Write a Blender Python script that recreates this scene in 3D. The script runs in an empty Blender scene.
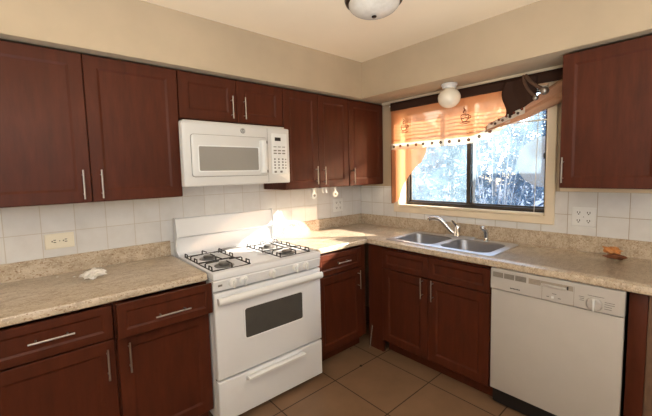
import bpy, bmesh, math, random
from mathutils import Vector, Matrix
random.seed(7)
C = bpy.context.scene.collection
sc = bpy.context.scene
PI = math.pi

# ------------------------------------------------------------------ camera
cam_d = bpy.data.cameras.new('camera'); cam = bpy.data.objects.new('camera', cam_d); C.objects.link(cam)
yaw, pitch, roll, foc = 0.8616, -0.0822, -0.0251, 341.3
fw = Vector((math.cos(pitch)*math.cos(yaw), math.cos(pitch)*math.sin(yaw), math.sin(pitch)))
rt = Vector((math.sin(yaw), -math.cos(yaw), 0)); up = rt.cross(fw)
cr, sr = math.cos(roll), math.sin(roll)
rt, up = cr*rt + sr*up, -sr*rt + cr*up
M = Matrix((rt, up, -fw)).transposed().to_4x4(); M.translation = Vector((-2.7209, -2.4752, 1.4609))
cam.matrix_world = M
cam_d.sensor_fit = 'HORIZONTAL'; cam_d.sensor_width = 36.0; cam_d.lens = 36.0*foc/652
cam_d.shift_x = 7.27/652; cam_d.shift_y = -7.2/652
cam_d.clip_start = 0.02
sc.camera = cam

# ------------------------------------------------------------------ world, sun, added fill lights behind the camera
w = bpy.data.worlds.new('sky'); sc.world = w; w.use_nodes = True
nt = w.node_tree; bg = nt.nodes['Background']
sky = nt.nodes.new('ShaderNodeTexSky'); sky.sky_type = 'NISHITA'; sky.sun_disc = False
sky.sun_elevation = math.radians(21.6); sky.sun_rotation = math.radians(130); sky.air_density = 1.0; sky.dust_density = 1.5
nt.links.new(sky.outputs[0], bg.inputs[0]); bg.inputs[1].default_value = 0.95

def light(name, kind, loc, target, energy, color, **k):
    d = bpy.data.lights.new(name, kind); d.energy = energy; d.color = color
    for a, v in k.items(): setattr(d, a, v)
    o = bpy.data.objects.new(name, d); C.objects.link(o); o.location = loc
    o.rotation_euler = (Vector(target)-Vector(loc)).to_track_quat('-Z', 'Y').to_euler()
    return o
light('sun', 'SUN', (6, -4.8, 3.1), (0, 0, 0), 25.0, (1.0, 0.89, 0.75), angle=math.radians(0.6))
light('fill_rear', 'AREA', (-2.9, -4.28, 2.05), (-2.7, -1.2, 2.5), 6, (0.84, 0.92, 1.0), shape='RECTANGLE', size=2.2, size_y=0.5)  # added fill, stands in for light from the unseen room
light('fill_side', 'AREA', (-4.28, -2.9, 2.05), (-1.5, -2.6, 2.3), 2.5, (0.90, 0.95, 1.0), shape='RECTANGLE', size=1.6, size_y=0.6)  # second added fill, weaker, from the left

light('fill_upward', 'AREA', (-3.5, -3.3, 1.55), (-3.3, -3.1, 2.4), 30, (0.90, 0.95, 1.0), shape='DISK', size=0.8)  # added upward fill behind the camera, not an actual lamp
light('fill_ceiling_from_floor', 'AREA', (-3.0, -3.1, 0.03), (-2.7, -2.8, 2.4), 155, (0.92, 0.96, 1.0), shape='RECTANGLE', size=2.0, size_y=1.6, spread=math.radians(125))  # added fill panel at floor level, brightens the ceiling

vs = sc.view_settings
sc.display_settings.display_device = 'sRGB'
vs.view_transform = 'Standard'; vs.look = 'None'; vs.gamma = 1.0; vs.use_curve_mapping = False
vs.exposure = 0.06

# ------------------------------------------------------------------ materials
def srgb(r, g, b):
    f = lambda c: c/12.92 if c <= 0.04045 else ((c+0.055)/1.055)**2.4
    return (f(r/255), f(g/255), f(b/255), 1)

class NM:
    def __init__(s, name):
        s.m = bpy.data.materials.new(name); s.m.use_nodes = True; s.t = s.m.node_tree
        s.b = s.t.nodes['Principled BSDF']; s.out = s.t.nodes['Material Output']
    def n(s, typ, **k):
        x = s.t.nodes.new(typ)
        for a, v in k.items(): setattr(x, a, v)
        return x
    def l(s, a, b): s.t.links.new(a, b)
    def coords(s, scale=(1, 1, 1), rot=(0, 0, 0), loc=(0, 0, 0)):
        c = s.n('ShaderNodeTexCoord'); g = s.n('ShaderNodeNewGeometry'); mp = s.n('ShaderNodeMapping')
        s.l(g.outputs['Position'], mp.inputs[0])
        mp.inputs['Scale'].default_value = scale; mp.inputs['Rotation'].default_value = rot; mp.inputs['Location'].default_value = loc
        return mp.outputs[0]
    def noise(s, vec, scale, detail=4, rough=0.55):
        x = s.n('ShaderNodeTexNoise'); x.inputs['Scale'].default_value = scale; x.inputs['Detail'].default_value = detail
        x.inputs['Roughness'].default_value = rough; s.l(vec, x.inputs['Vector']); return x.outputs['Fac']
    def ramp(s, fac, stops):
        r = s.n('ShaderNodeValToRGB'); e = r.color_ramp.elements
        e[0].position, e[0].color = stops[0]; e[1].position, e[1].color = stops[-1]
        for p, c in stops[1:-1]:
            k = e.new(p); k.color = c
        s.l(fac, r.inputs[0]); return r.outputs[0]
    def mix(s, fac, a, b, mode='MIX'):
        x = s.n('ShaderNodeMix', data_type='RGBA', blend_type=mode)
        for i, v in ((0, fac), (6, a), (7, b)):
            if hasattr(v, 'links'): s.l(v, x.inputs[i])
            else: x.inputs[i].default_value = v
        return x.outputs[2]
    def bump(s, h, strength=0.2, dist=0.005):
        x = s.n('ShaderNodeBump'); x.inputs['Strength'].default_value = strength; x.inputs['Distance'].default_value = dist
        s.l(h, x.inputs['Height']); s.l(x.outputs[0], s.b.inputs['Normal'])
    def set(s, color=None, rough=None, metal=None, spec=None, coat=None, coatr=None):
        I = s.b.inputs
        if color is not None:
            if hasattr(color, 'links'): s.l(color, I['Base Color'])
            else: I['Base Color'].default_value = color
        if rough is not None:
            if hasattr(rough, 'links'): s.l(rough, I['Roughness'])
            else: I['Roughness'].default_value = rough
        if metal is not None: I['Metallic'].default_value = metal
        if spec is not None: I['Specular IOR Level'].default_value = spec
        if coat is not None: I['Coat Weight'].default_value = coat
        if coatr is not None: I['Coat Roughness'].default_value = coatr
        return s

MAT = {}
def simple(name, rgb, rough=0.5, metal=0, var=0.06, scale=6, spec=0.5, bump=0):
    m = NM(name); c = srgb(*rgb)
    f = m.noise(m.coords(), scale, 5)
    lo = tuple(x*(1-var) for x in c[:3])+(1,); hi = tuple(min(1, x*(1+var)) for x in c[:3])+(1,)
    m.set(m.ramp(f, [(0.3, lo), (0.7, hi)]), rough, metal, spec)
    if bump: m.bump(m.noise(m.coords(), 180, 3), bump, 0.002)
    MAT[name] = m.m; return m
simple('wall_paint', (185, 168, 143), 0.75, var=0.08, scale=2.2, spec=0.2, bump=0.12)
simple('ceiling_paint', (245, 229, 202), 0.8, var=0.03, scale=1.5, spec=0.2, bump=0.12)
simple('trim_paint', (228, 212, 186), 0.45, var=0.05, scale=5)
simple('white_enamel', (220, 222, 225), 0.22, var=0.015, scale=3)
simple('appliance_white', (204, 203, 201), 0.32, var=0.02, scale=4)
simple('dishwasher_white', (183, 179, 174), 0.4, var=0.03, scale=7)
simple('dishwasher_grey', (150, 140, 128), 0.6, var=0.12, scale=60)
simple('white_plastic', (222, 223, 222), 0.4, var=0.02)
simple('cream_plastic', (226, 220, 202), 0.4, var=0.02)
simple('nickel', (176, 170, 162), 0.42, 1.0, var=0.04, scale=40)
simple('chrome', (215, 215, 216), 0.14, 1.0, var=0.02)
simple('stainless', (196, 197, 202), 0.38, 0.75, var=0.05, scale=30)
simple('steel_bowl', (150, 150, 154), 0.36, 0.9, var=0.05, scale=30)
simple('black_iron', (26, 25, 25), 0.5, var=0.15, scale=30)
simple('burner_metal', (120, 118, 116), 0.4, 0.6, var=0.1, scale=30)
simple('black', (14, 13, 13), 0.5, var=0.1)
simple('oven_glass', (74, 73, 70), 0.14, var=0.1)
simple('microwave_glass', (142, 138, 132), 0.16, var=0.04, scale=3)
simple('print_grey', (110, 108, 104), 0.5)
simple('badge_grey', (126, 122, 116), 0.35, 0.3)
simple('bronze_frame', (60, 54, 48), 0.4, 0.3, var=0.1)
simple('dark_bronze', (62, 46, 34), 0.35, 0.6, var=0.1)
simple('raw_wood', (104, 80, 62), 0.7, var=0.15, scale=20)
simple('cabinet_inside', (60, 38, 26), 0.7)
simple('slat_white', (226, 222, 212), 0.5, var=0.02)
simple('crust_orange', (196, 132, 74), 0.6, var=0.25, scale=40)
simple('crust_brown', (112, 64, 36), 0.6, var=0.3, scale=50)
simple('paper', (236, 232, 226), 0.7, var=0.03)
simple('dirt', (58, 46, 36), 0.9)
simple('bark', (150, 140, 138), 0.9, var=0.2, scale=20)
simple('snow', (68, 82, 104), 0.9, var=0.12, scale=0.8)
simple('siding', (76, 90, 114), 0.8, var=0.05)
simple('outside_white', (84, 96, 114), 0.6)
simple('blocker_brown', (120, 80, 65), 0.9, var=0.2, scale=9)  # for the unseen block added outside to cut the sun

def wood(name, a, b, c):
    m = NM(name)
    v = m.coords((7, 7, 1.1)); f = m.noise(v, 3.2, 8, 0.65)
    v2 = m.coords((1, 1, 1)); g = m.noise(v2, 2.4, 3)
    col = m.ramp(f, [(0.25, srgb(*a)), (0.5, srgb(*b)), (0.8, srgb(*c))])
    col = m.mix(m.ramp(g, [(0.3, (0, 0, 0, 1)), (0.75, (0.5, 0.5, 0.5, 1))]), col, srgb(*[x*0.82 for x in b]))
    m.set(col, m.ramp(g, [(0.2, (0.36,)*3+(1,)), (0.8, (0.5,)*3+(1,))]), spec=0.18)
    m.bump(f, 0.05, 0.002)
    MAT[name] = m.m
wood('cherry', (62, 29, 17), (78, 36, 21), (92, 44, 27))

def laminate():
    m = NM('laminate'); v = m.coords((1, 1, 1)); vs_ = m.coords((1.0, 2.2, 1.6))
    base = m.ramp(m.noise(vs_, 16, 6, 0.7), [(0.3, srgb(150, 131, 110)), (0.48, srgb(182, 166, 144)), (0.68, srgb(202, 189, 170))])
    fl = m.ramp(m.noise(vs_, 75, 3, 0.6), [(0.56, (0, 0, 0, 1)), (0.66, (1, 1, 1, 1))])
    col = m.mix(fl, base, srgb(140, 112, 88))
    fl2 = m.ramp(m.noise(v, 120, 2, 0.5), [(0.6, (0, 0, 0, 1)), (0.68, (1, 1, 1, 1))])
    col = m.mix(fl2, col, srgb(206, 192, 170))
    m.set(col, 0.28); m.bump(m.noise(v, 150, 2), 0.05, 0.001)
    MAT['laminate'] = m.m
laminate()

def tile_mat(name, axis, width, off, zoff, c1, c2, grout, mortar=0.0022, rough=0.18, floor=False, bstr=0.35):
    m = NM(name); g = m.n('ShaderNodeNewGeometry'); sp = m.n('ShaderNodeSeparateXYZ'); cb = m.n('ShaderNodeCombineXYZ')
    m.l(g.outputs['Position'], sp.inputs[0])
    def add(o, v):
        a = m.n('ShaderNodeMath', operation='ADD'); m.l(o, a.inputs[0]); a.inputs[1].default_value = v; return a.outputs[0]
    m.l(add(sp.outputs[axis], off), cb.inputs[0]); m.l(add(sp.outputs[1 if floor else 2], zoff), cb.inputs[1])
    br = m.n('ShaderNodeTexBrick'); br.offset = 0; br.squash = 1
    m.l(cb.outputs[0], br.inputs['Vector'])
    for k, v in (('Scale', 1), ('Mortar Size', mortar), ('Mortar Smooth', 0.15), ('Bias', 0), ('Brick Width', width), ('Row Height', width)):
        br.inputs[k].default_value = v
    br.inputs['Color1'].default_value = srgb(*c1); br.inputs['Color2'].default_value = srgb(*c2); br.inputs['Mortar'].default_value = srgb(*grout)
    col = br.outputs['Color']
    n = m.noise(m.coords(), 5 if floor else 9, 6, 0.6)
    col = m.mix(0.55 if floor else 0.25, col, m.ramp(n, [(0.3, (0.62, 0.58, 0.54, 1)), (0.7, (1, 1, 1, 1))]), 'MULTIPLY')
    m.set(col, m.ramp(br.outputs['Fac'], [(0, (rough,)*3+(1,)), (1, (0.8,)*3+(1,))]))
    inv = m.n('ShaderNodeMath', operation='SUBTRACT'); inv.inputs[0].default_value = 1; m.l(br.outputs['Fac'], inv.inputs[1])
    m.bump(inv.outputs[0], bstr, 0.002)
    MAT[name] = m.m
tile_mat('tile_range_wall', 0, 0.158, 0.158*20+2.195-0.158*14, 0.158*10-1.158, (222, 222, 222), (216, 216, 216), (196, 190, 182))
tile_mat('tile_window_wall', 1, 0.153, 0.153*20+1.845-0.153*12, 0.153*10-1.143, (222, 222, 221), (216, 216, 215), (176, 166, 152))
tile_mat('floor_tile', 0, 0.455, 0.455*20+0.711, 0.455*20+0.793, (132, 104, 80), (125, 97, 73), (64, 48, 36), mortar=0.004, rough=0.42, floor=True, bstr=0.2)

def fabric(name, rgb, trans, sheer, var=0.06):
    m = NM(name); t = m.t; c = srgb(*rgb)
    f = m.noise(m.coords((1, 1, 1)), 90, 3); lo = tuple(x*(1-var) for x in c[:3])+(1,)
    col = m.ramp(f, [(0.3, lo), (0.7, c)])
    m.set(col, 0.75, spec=0.2)
    tr = m.n('ShaderNodeBsdfTranslucent'); m.l(col, tr.inputs[0])
    mx = m.n('ShaderNodeMixShader'); mx.inputs[0].default_value = trans
    m.l(m.b.outputs[0], mx.inputs[1]); m.l(tr.outputs[0], mx.inputs[2]); last = mx
    if sheer:
        tp = m.n('ShaderNodeBsdfTransparent'); tp.inputs[0].default_value = tuple(x**0.5 for x in c[:3])+(1,)
        m2 = m.n('ShaderNodeMixShader'); m2.inputs[0].default_value = sheer
        m.l(last.outputs[0], m2.inputs[1]); m.l(tp.outputs[0], m2.inputs[2]); last = m2
    m.l(last.outputs[0], m.out.inputs[0]); MAT[name] = m.m
fabric('curtain_peach', (212, 146, 102), 0.38, 0.22)
fabric('curtain_tail', (204, 142, 102), 0.3, 0.3)
fabric('curtain_brown', (62, 40, 30), 0.15, 0)
fabric('curtain_satin', (220, 176, 144), 0.35, 0.0)
fabric('ribbon_white', (244, 238, 226), 0.5, 0.1)
fabric('curtain_tie', (104, 78, 62), 0.15, 0)
fabric('print_brown', (112, 52, 28), 0.1, 0)
fabric('print_dark', (70, 52, 42), 0.2, 0)
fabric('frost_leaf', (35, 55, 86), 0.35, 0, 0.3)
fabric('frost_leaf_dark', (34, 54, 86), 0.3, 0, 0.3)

def pane_mat(name, haze):
    m = NM(name)
    tp = m.n('ShaderNodeBsdfTransparent'); gl = m.n('ShaderNodeBsdfGlossy'); gl.inputs['Roughness'].default_value = 0.03
    fr = m.n('ShaderNodeFresnel'); fr.inputs[0].default_value = 1.3
    mx = m.n('ShaderNodeMixShader'); m.l(fr.outputs[0], mx.inputs[0]); m.l(tp.outputs[0], mx.inputs[1]); m.l(gl.outputs[0], mx.inputs[2])
    tl = m.n('ShaderNodeBsdfTranslucent'); tl.inputs[0].default_value = (0.5, 0.76, 1, 1)
    m2 = m.n('ShaderNodeMixShader')
    f = m.noise(m.coords(), 7, 5); r = m.ramp(f, [(0.3, (haze*0.5,)*3+(1,)), (0.75, (haze*1.5,)*3+(1,))])
    m.l(r, m2.inputs[0]); m.l(mx.outputs[0], m2.inputs[1]); m.l(tl.outputs[0], m2.inputs[2])
    m.l(m2.outputs[0], m.out.inputs[0]); MAT[name] = m.m
pane_mat('window_pane', 0.075)

def milk():
    m = NM('milk_glass'); m.set(srgb(236, 228, 212), 0.18, spec=0.5)
    m.b.inputs['Subsurface Weight'].default_value = 0.3; m.b.inputs['Subsurface Radius'].default_value = (0.03, 0.03, 0.03)
    MAT['milk_glass'] = m.m
    m = NM('dome_glass'); f = m.noise(m.coords(), 6, 6, 0.7)
    m.set(m.ramp(f, [(0.3, srgb(196, 190, 178)), (0.7, srgb(228, 224, 214))]), 0.2); MAT['dome_glass'] = m.m
milk()

# ------------------------------------------------------------------ mesh helpers (world coordinates in, localised on build)
class MB:
    def __init__(s): s.bm = bmesh.new()
    def box(s, lo, hi, bev=0.0, seg=2, mat=None):
        lo = Vector(lo); hi = Vector(hi)
        r = bmesh.ops.create_cube(s.bm, size=1.0); vs_ = r['verts']
        c = (lo+hi)/2; d = hi-lo
        for v in vs_: v.co = Vector((v.co.x*d.x, v.co.y*d.y, v.co.z*d.z)) + c
        if bev > 0:
            es = list({e for v in vs_ for e in v.link_edges})
            r = bmesh.ops.bevel(s.bm, geom=es, offset=min(bev, min(abs(x) for x in d)*0.45), segments=seg, affect='EDGES', profile=0.5)
            vs_ = list({v for f in r['faces'] for v in f.verts})
        return s
    def prism(s, poly, axis, a, b):
        """poly: 2-D points in the other two axes (in xyz order); extruded along axis from a to b"""
        def mk(p, t):
            q = list(p); q.insert(axis, t); return s.bm.verts.new(q)
        A = [mk(p, a) for p in poly]; B = [mk(p, b) for p in poly]; n = len(poly)
        s.bm.faces.new(A); s.bm.faces.new(list(reversed(B)))
        for i in range(n): s.bm.faces.new((A[i], B[i], B[(i+1) % n], A[(i+1) % n]))
        return s
    def tube(s, pts, r, seg=8, closed=False, caps=True):
        pts = [Vector(p) for p in pts]; n = len(pts)
        rs = r if isinstance(r, (list, tuple)) else [r]*n
        rings = []; prev = None
        for i, p in enumerate(pts):
            if closed: t = pts[(i+1) % n]-pts[i-1]
            else: t = pts[min(i+1, n-1)]-pts[max(i-1, 0)]
            t.normalize()
            if prev is None:
                a = Vector((0, 0, 1)) if abs(t.z) < 0.9 else Vector((1, 0, 0)); u = t.cross(a).normalized()
            else:
                u = prev - t*prev.dot(t)
                u = u.normalized() if u.length > 1e-6 else t.orthogonal().normalized()
            prev = u; v = t.cross(u)
            rings.append([s.bm.verts.new(p + (u*math.cos(2*PI*k/seg)+v*math.sin(2*PI*k/seg))*rs[i]) for k in range(seg)])
        m = n if closed else n-1
        for i in range(m):
            A, B = rings[i], rings[(i+1) % n]
            for k in range(seg): s.bm.faces.new((A[k], A[(k+1) % seg], B[(k+1) % seg], B[k]))
        if caps and not closed:
            s.bm.faces.new(list(reversed(rings[0]))); s.bm.faces.new(rings[-1])
        return s
    def lathe(s, prof, center, axis=(0, 0, 1), seg=28):
        """prof: (radius, height) along axis; ends with r=0 close the shape"""
        ax = Vector(axis).normalized(); u = ax.orthogonal().normalized(); v = ax.cross(u); c = Vector(center); rings = []
        for r, h in prof:
            if r < 1e-6: rings.append([s.bm.verts.new(c+ax*h)])
            else: rings.append([s.bm.verts.new(c+ax*h+(u*math.cos(2*PI*k/seg)+v*math.sin(2*PI*k/seg))*r) for k in range(seg)])
        for A, B in zip(rings, rings[1:]):
            for k in range(seg):
                if len(A) == 1 and len(B) == 1: continue
                if len(A) == 1: s.bm.faces.new((A[0], B[k], B[(k+1) % seg]))
                elif len(B) == 1: s.bm.faces.new((A[k], B[0], A[(k+1) % seg]))
                else: s.bm.faces.new((A[k], A[(k+1) % seg], B[(k+1) % seg], B[k]))
        for R, fl in ((rings[0], True), (rings[-1], False)):
            if len(R) > 1: s.bm.faces.new(list(reversed(R)) if fl else R)
        return s
    def rings(s, loops, cap0=True, cap1=True):
        """loops of equal length, bridged in order"""
        V = [[s.bm.verts.new(p) for p in L] for L in loops]
        for A, B in zip(V, V[1:]):
            n = len(A)
            for k in range(n): s.bm.faces.new((A[k], A[(k+1) % n], B[(k+1) % n], B[k]))
        if cap0: s.bm.faces.new(list(reversed(V[0])))
        if cap1: s.bm.faces.new(V[-1])
        return s
    def panel(s, o, u, v, n, W, H, prof):
        """a framed slab: rectangle W x H at o along u, v; prof = list of (inset, height along n)"""
        o, u, v, n = map(Vector, (o, u, v, n)); L = []
        for ins, h in prof:
            L.append([o+u*a+v*b+n*h for a, b in ((ins, ins), (W-ins, ins), (W-ins, H-ins), (ins, H-ins))])
        return s.rings(L)
    def grid(s, fn, nu, nv):
        V = [[s.bm.verts.new(fn(i/nu, j/nv)) for j in range(nv+1)] for i in range(nu+1)]
        for i in range(nu):
            for j in range(nv): s.bm.faces.new((V[i][j], V[i+1][j], V[i+1][j+1], V[i][j+1]))
        return s
    def obj(s, name, mat, parent=None, smooth=True, solid=0.0, loc=None):
        bmesh.ops.recalc_face_normals(s.bm, faces=s.bm.faces[:])
        off = Vector((0, 0, 0))
        if parent is not None:
            r = parent
            while r.parent: r = r.parent
            off = r.location.copy()
        elif loc is not None: off = Vector(loc)
        else:
            xs = [v.co for v in s.bm.verts]
            off = Vector(((min(c.x for c in xs)+max(c.x for c in xs))/2, (min(c.y for c in xs)+max(c.y for c in xs))/2, min(c.z for c in xs)))
        for v in s.bm.verts: v.co -= off
        me = bpy.data.meshes.new(name); s.bm.to_mesh(me); s.bm.free()
        me.materials.append(MAT[mat])
        o = bpy.data.objects.new(name, me); C.objects.link(o)
        if parent is not None: o.parent = parent
        else: o.location = off
        if smooth:
            for p in me.polygons: p.use_smooth = True
            try: me.set_sharp_from_angle(angle=math.radians(32))
            except Exception: pass
        if solid:
            md = o.modifiers.new('thickness', 'SOLIDIFY'); md.thickness = solid; md.offset = 0
        return o

def thing(name, label, cat, loc, group=None):
    o = bpy.data.objects.new(name, None); C.objects.link(o); o.location = loc; o.empty_display_size = 0.1
    return tag(o, label, cat, group)
def tag(o, label, cat, group=None, kind=None):
    o['label'] = label; o['category'] = cat
    if group: o['group'] = group
    if kind: o['kind'] = kind
    return o
def struct(o, label, cat): return tag(o, label, cat, None, 'structure')

# ------------------------------------------------------------------ key dimensions
XR0, XR1 = -1.976, -1.203          # range
CT = 0.914; CD = 0.64              # worktop height and depth
ZU, ZT = 1.334, 2.106              # wall cabinets
UF = 0.316                         # wall cabinet door face
ZS, ZC = 2.1156, 2.4295            # soffit underside, ceiling
SD = 0.367

# ------------------------------------------------------------------ setting
struct(MB().box((-4.4, -4.4, -0.1), (0.2, 0.1, 0)).obj('floor', 'floor_tile', smooth=False), 'brown ceramic tile floor', 'floor')
struct(MB().box((-4.4, -4.4, ZC), (0.2, 0.1, ZC+0.1)).obj('ceiling', 'ceiling_paint', smooth=False), 'cream painted ceiling', 'ceiling')
struct(MB().box((-4.4, 0, 0), (0.2, 0.1, ZC)).obj('wall_back', 'wall_paint', smooth=False), 'beige wall behind the range', 'wall')
# window wall with its opening
WY0, WY1, WZ0, WZ1 = -1.712, -0.505, 1.125, 2.05
m = MB()
m.box((0, -4.4, 0), (0.2, 0, WZ0)); m.box((0, -4.4, WZ1), (0.2, 0, ZC))
m.box((0, -4.4, WZ0), (0.2, WY0, WZ1)); m.box((0, WY1, WZ0), (0.2, 0, WZ1))
struct(m.obj('wall_right', 'wall_paint', smooth=False), 'beige wall around the window', 'wall')
# walls behind the camera, each with a high opening added to let light in
m = MB(); m.box((-4.4, -4.5, 0), (-4.05, -4.4, ZC)); m.box((-1.75, -4.5, 0), (0.2, -4.4, ZC)); m.box((-4.05, -4.5, 2.35), (-1.75, -4.4, ZC)); m.box((-4.05, -4.5, 0), (-1.75, -4.4, 1.85))
struct(m.obj('wall_front', 'wall_paint', smooth=False), 'beige wall behind the camera', 'wall')
m = MB(); m.box((-4.5, -4.4, 0), (-4.4, -3.75, ZC)); m.box((-4.5, -2.05, 0), (-4.4, 0.1, ZC)); m.box((-4.5, -3.75, 2.35), (-4.4, -2.05, ZC)); m.box((-4.5, -3.75, 0), (-4.4, -2.05, 1.85))
struct(m.obj('wall_left', 'wall_paint', smooth=False), 'beige wall left of the camera', 'wall')
struct(MB().box((-4.4, -SD, ZS), (-SD, 0, ZC)).obj('wall_soffit_back', 'wall_paint', smooth=False), 'beige soffit above the range-side cabinets', 'wall')
struct(MB().box((-SD, -4.4, ZS), (0, 0, ZC)).obj('wall_soffit_right', 'wall_paint', smooth=False), 'beige soffit above the window', 'wall')
# tile fields
m = MB(); m.box((-2.95, -0.008, 1.0), (-0.008, 0, 1.335)); m.box((XR0-0.004, -0.0079, 0.85), (XR1+0.004, 0, 1.0)); m.box((XR0+0.006, -0.0079, 1.33), (XR1-0.006, 0, 1.44))
struct(m.obj('trim_1', 'tile_range_wall', smooth=False), 'white square wall tiles behind the range', 'wall tiles')
m = MB(); m.box((-0.008, -0.448, 1.0), (0, -0.008, 1.31)); m.box((-0.0079, -1.77, 1.0), (0, -0.448, 1.066)); m.box((-0.008, -2.9, 1.0), (0, -1.77, 1.296))
struct(m.obj('trim_2', 'tile_window_wall', smooth=False), 'white square wall tiles around the window', 'wall tiles')
struct(MB().box((-0.02, -2.9, 1.296), (0, -1.80, 1.331), 0.004).obj('trim_3', 'trim_paint'), 'painted ledge strip above the tiles', 'trim')
struct(MB().box((-0.05, -1.862, 2.092), (0, -0.335, 2.1155), 0.004).obj('trim_4', 'trim_paint'), 'painted head strip above the curtain', 'trim')

# window: painted casing, sill, dark frame, panes
win = struct(thing('window_1', '', 'window', (0, (WY0+WY1)/2, WZ0)), 'sliding kitchen window with cream casing', 'window')
m = MB()
cprof = [(0, 0), (0, 0.018), (0.004, 0.022), (0.05, 0.022), (0.058, 0.014), (0.06, 0.0)]
oy0, oy1, oz0, oz1 = -1.772, -0.445, 1.066, 2.075
L = [[(-h, y, z) for y, z in ((oy0+i, oz0+i), (oy1-i, oz0+i), (oy1-i, oz1-i), (oy0+i, oz1-i))] for i, h in cprof]
m.rings(L, False, False); m.obj('casing', 'trim_paint', win)
m = MB(); m.box((0.0, WY1-0.004, WZ0), (0.13, WY1, WZ1)); m.box((0.0, WY0, WZ0), (0.13, WY0+0.004, WZ1)); m.box((0.0, WY0, WZ1-0.004), (0.13, WY1, WZ1)); 
m.obj('jamb', 'trim_paint', win)
MB().prism([(-0.03, WZ0+0.001), (-0.03, WZ0+0.012), (-0.026, WZ0+0.016), (0.13, WZ0+0.006), (0.13, WZ0+0.001)], 1, WY0+0.005, WY1-0.005).obj('sill', 'trim_paint', win)
FX = 0.105
m = MB(); fw_ = 0.028
m.box((FX, WY0+0.004, WZ0+0.006), (FX+0.05, WY1-0.004, WZ0+0.034), 0.003); m.box((FX, WY0+0.004, WZ1-0.035), (FX+0.05, WY1-0.004, WZ1-0.004), 0.003)
m.box((FX, WY0+0.004, WZ0+0.03), (FX+0.05, WY0+0.03, WZ1-0.03), 0.003); m.box((FX, WY1-0.026, WZ0+0.03), (FX+0.05, WY1-0.004, WZ1-0.03), 0.003)
m.obj('frame', 'bronze_frame', win)
for nm, y0, y1, dx in (('sash', -1.158, WY1-0.026, 0.026), ('sash', WY0+0.03, -1.100, 0.004)):
    m = MB(); x0 = FX+dx; z0, z1 = WZ0+0.036, WZ1-0.036; tk = 0.018
    sw = 0.02
    m.box((x0, y0, z0), (x0+tk, y1, z0+0.014), 0.002); m.box((x0, y0, z1-sw), (x0+tk, y1, z1), 0.002)
    m.box((x0, y0, z0+0.01), (x0+tk, y0+(0.03 if dx > 0.01 else 0.012), z1-sw), 0.002); m.box((x0, y1-(0.012 if dx > 0.01 else 0.03), z0+0.01), (x0+tk, y1, z1-sw), 0.002)
    s_ = m.obj('sash', 'bronze_frame', win)
    MB().box((x0+0.008, y0+0.004, z0+0.004), (x0+0.011, y1-0.004, z1-0.004)).obj('pane', 'window_pane', s_, smooth=False)
    if dx > 0.01:
        MB().box((x0-0.004, y0+0.004, z0+0.02), (x0+0.0, y0+0.012, z1-0.02), 0.001).obj('seal_strip', 'stainless', s_)
    else:
        MB().box((x0-0.016, y0-0.006, 1.52), (x0+0.0, y0+0.018, 1.56), 0.003).obj('latch', 'black', s_)

# ------------------------------------------------------------------ cabinets
TD = 0.019
SHAKER = [(0, 0), (0, TD-0.002), (0.002, TD), (0.058, TD), (0.064, TD-0.003), (0.070, TD-0.006)]
SHAKERD = [(0, 0), (0, TD-0.002), (0.002, TD), (0.036, TD), (0.041, TD-0.003), (0.046, TD-0.006)]
class Side:
    """range wall: width along +x, outward -y ; window wall: width along -y, outward -x"""
    def __init__(s, wall): s.w = wall
    def p(s, a, d, z): return Vector((a, -d, z)) if s.w == 'R' else Vector((-d, a, z))
    u = property(lambda s: Vector((1, 0, 0)) if s.w == 'R' else Vector((0, 1, 0)))
    n = property(lambda s: Vector((0, -1, 0)) if s.w == 'R' else Vector((-1, 0, 0)))
    def box(s, m, a0, a1, d0, d1, z0, z1, bev=0.0):
        A, B = s.p(a0, d0, z0), s.p(a1, d1, z1)
        m.box([min(x, y) for x, y in zip(A, B)], [max(x, y) for x, y in zip(A, B)], bev); return m
R, Wn = Side('R'), Side('W')
def slab(side, root, name, a0, a1, z0, z1, d, prof=SHAKER, mat='cherry', tilt=None):
    m = MB(); m.panel(side.p(a0, d, z0), side.u, Vector((0, 0, 1)), side.n, a1-a0, z1-z0, prof)
    if tilt:
        for v in m.bm.verts: v.co = tilt(v.co)
    return m.obj(name, mat, root, smooth=False)
def pull(side, parent, a, z, d, length=0.15, vertical=True, mat='nickel', tilt=None):
    m = MB(); st = 0.03; h = length/2; k = h-0.026
    if vertical:
        m.tube([side.p(a, d+st, z-h), side.p(a, d+st, z+h)], 0.0045, 10)
        for q in (-k, k): m.tube([side.p(a, d-0.001, z+q), side.p(a, d+st, z+q)], 0.004, 8)
    else:
        m.tube([side.p(a-h, d+st, z), side.p(a+h, d+st, z)], 0.0045, 10)
        for q in (-k, k): m.tube([side.p(a+q, d-0.001, z), side.p(a+q, d+st, z)], 0.004, 8)
    if tilt:
        for v in m.bm.verts: v.co = tilt(v.co)
    return m.obj('handle', mat, parent)

def carcass(side, root, a0, a1, d0, d1, z0, z1, name='carcass', top=True, nmid=0):
    """open-fronted box: sides, top, bottom, back, face frame"""
    m = MB(); t = 0.018
    side.box(m, a0, a0+t, d0, d1, z0, z1); side.box(m, a1-t, a1, d0, d1, z0, z1)
    side.box(m, a0+t, a1-t, d0, d1, z0, z0+t); side.box(m, a0+t, a1-t, d0, d0+0.006, z0+t, z1-t)
    if top: side.box(m, a0+t, a1-t, d0, d1, z1-t, z1)
    side.box(m, a0+t, a0+0.04, d1-0.018, d1, z0+t, z1-t); side.box(m, a1-0.04, a1-t, d1-0.018, d1, z0+t, z1-t)
    side.box(m, a0+0.04, a1-0.04, d1-0.018, d1, z1-0.045, z1-0.0005); side.box(m, a0+0.04, a1-0.04, d1-0.018, d1, z0+t, z0+0.03)
    if nmid: side.box(m, (a0+a1)/2-0.02, (a0+a1)/2+0.02, d1-0.018, d1, z0+0.03, z1-0.045)
    return m.obj(name, 'cherry', root, smooth=False)

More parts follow.
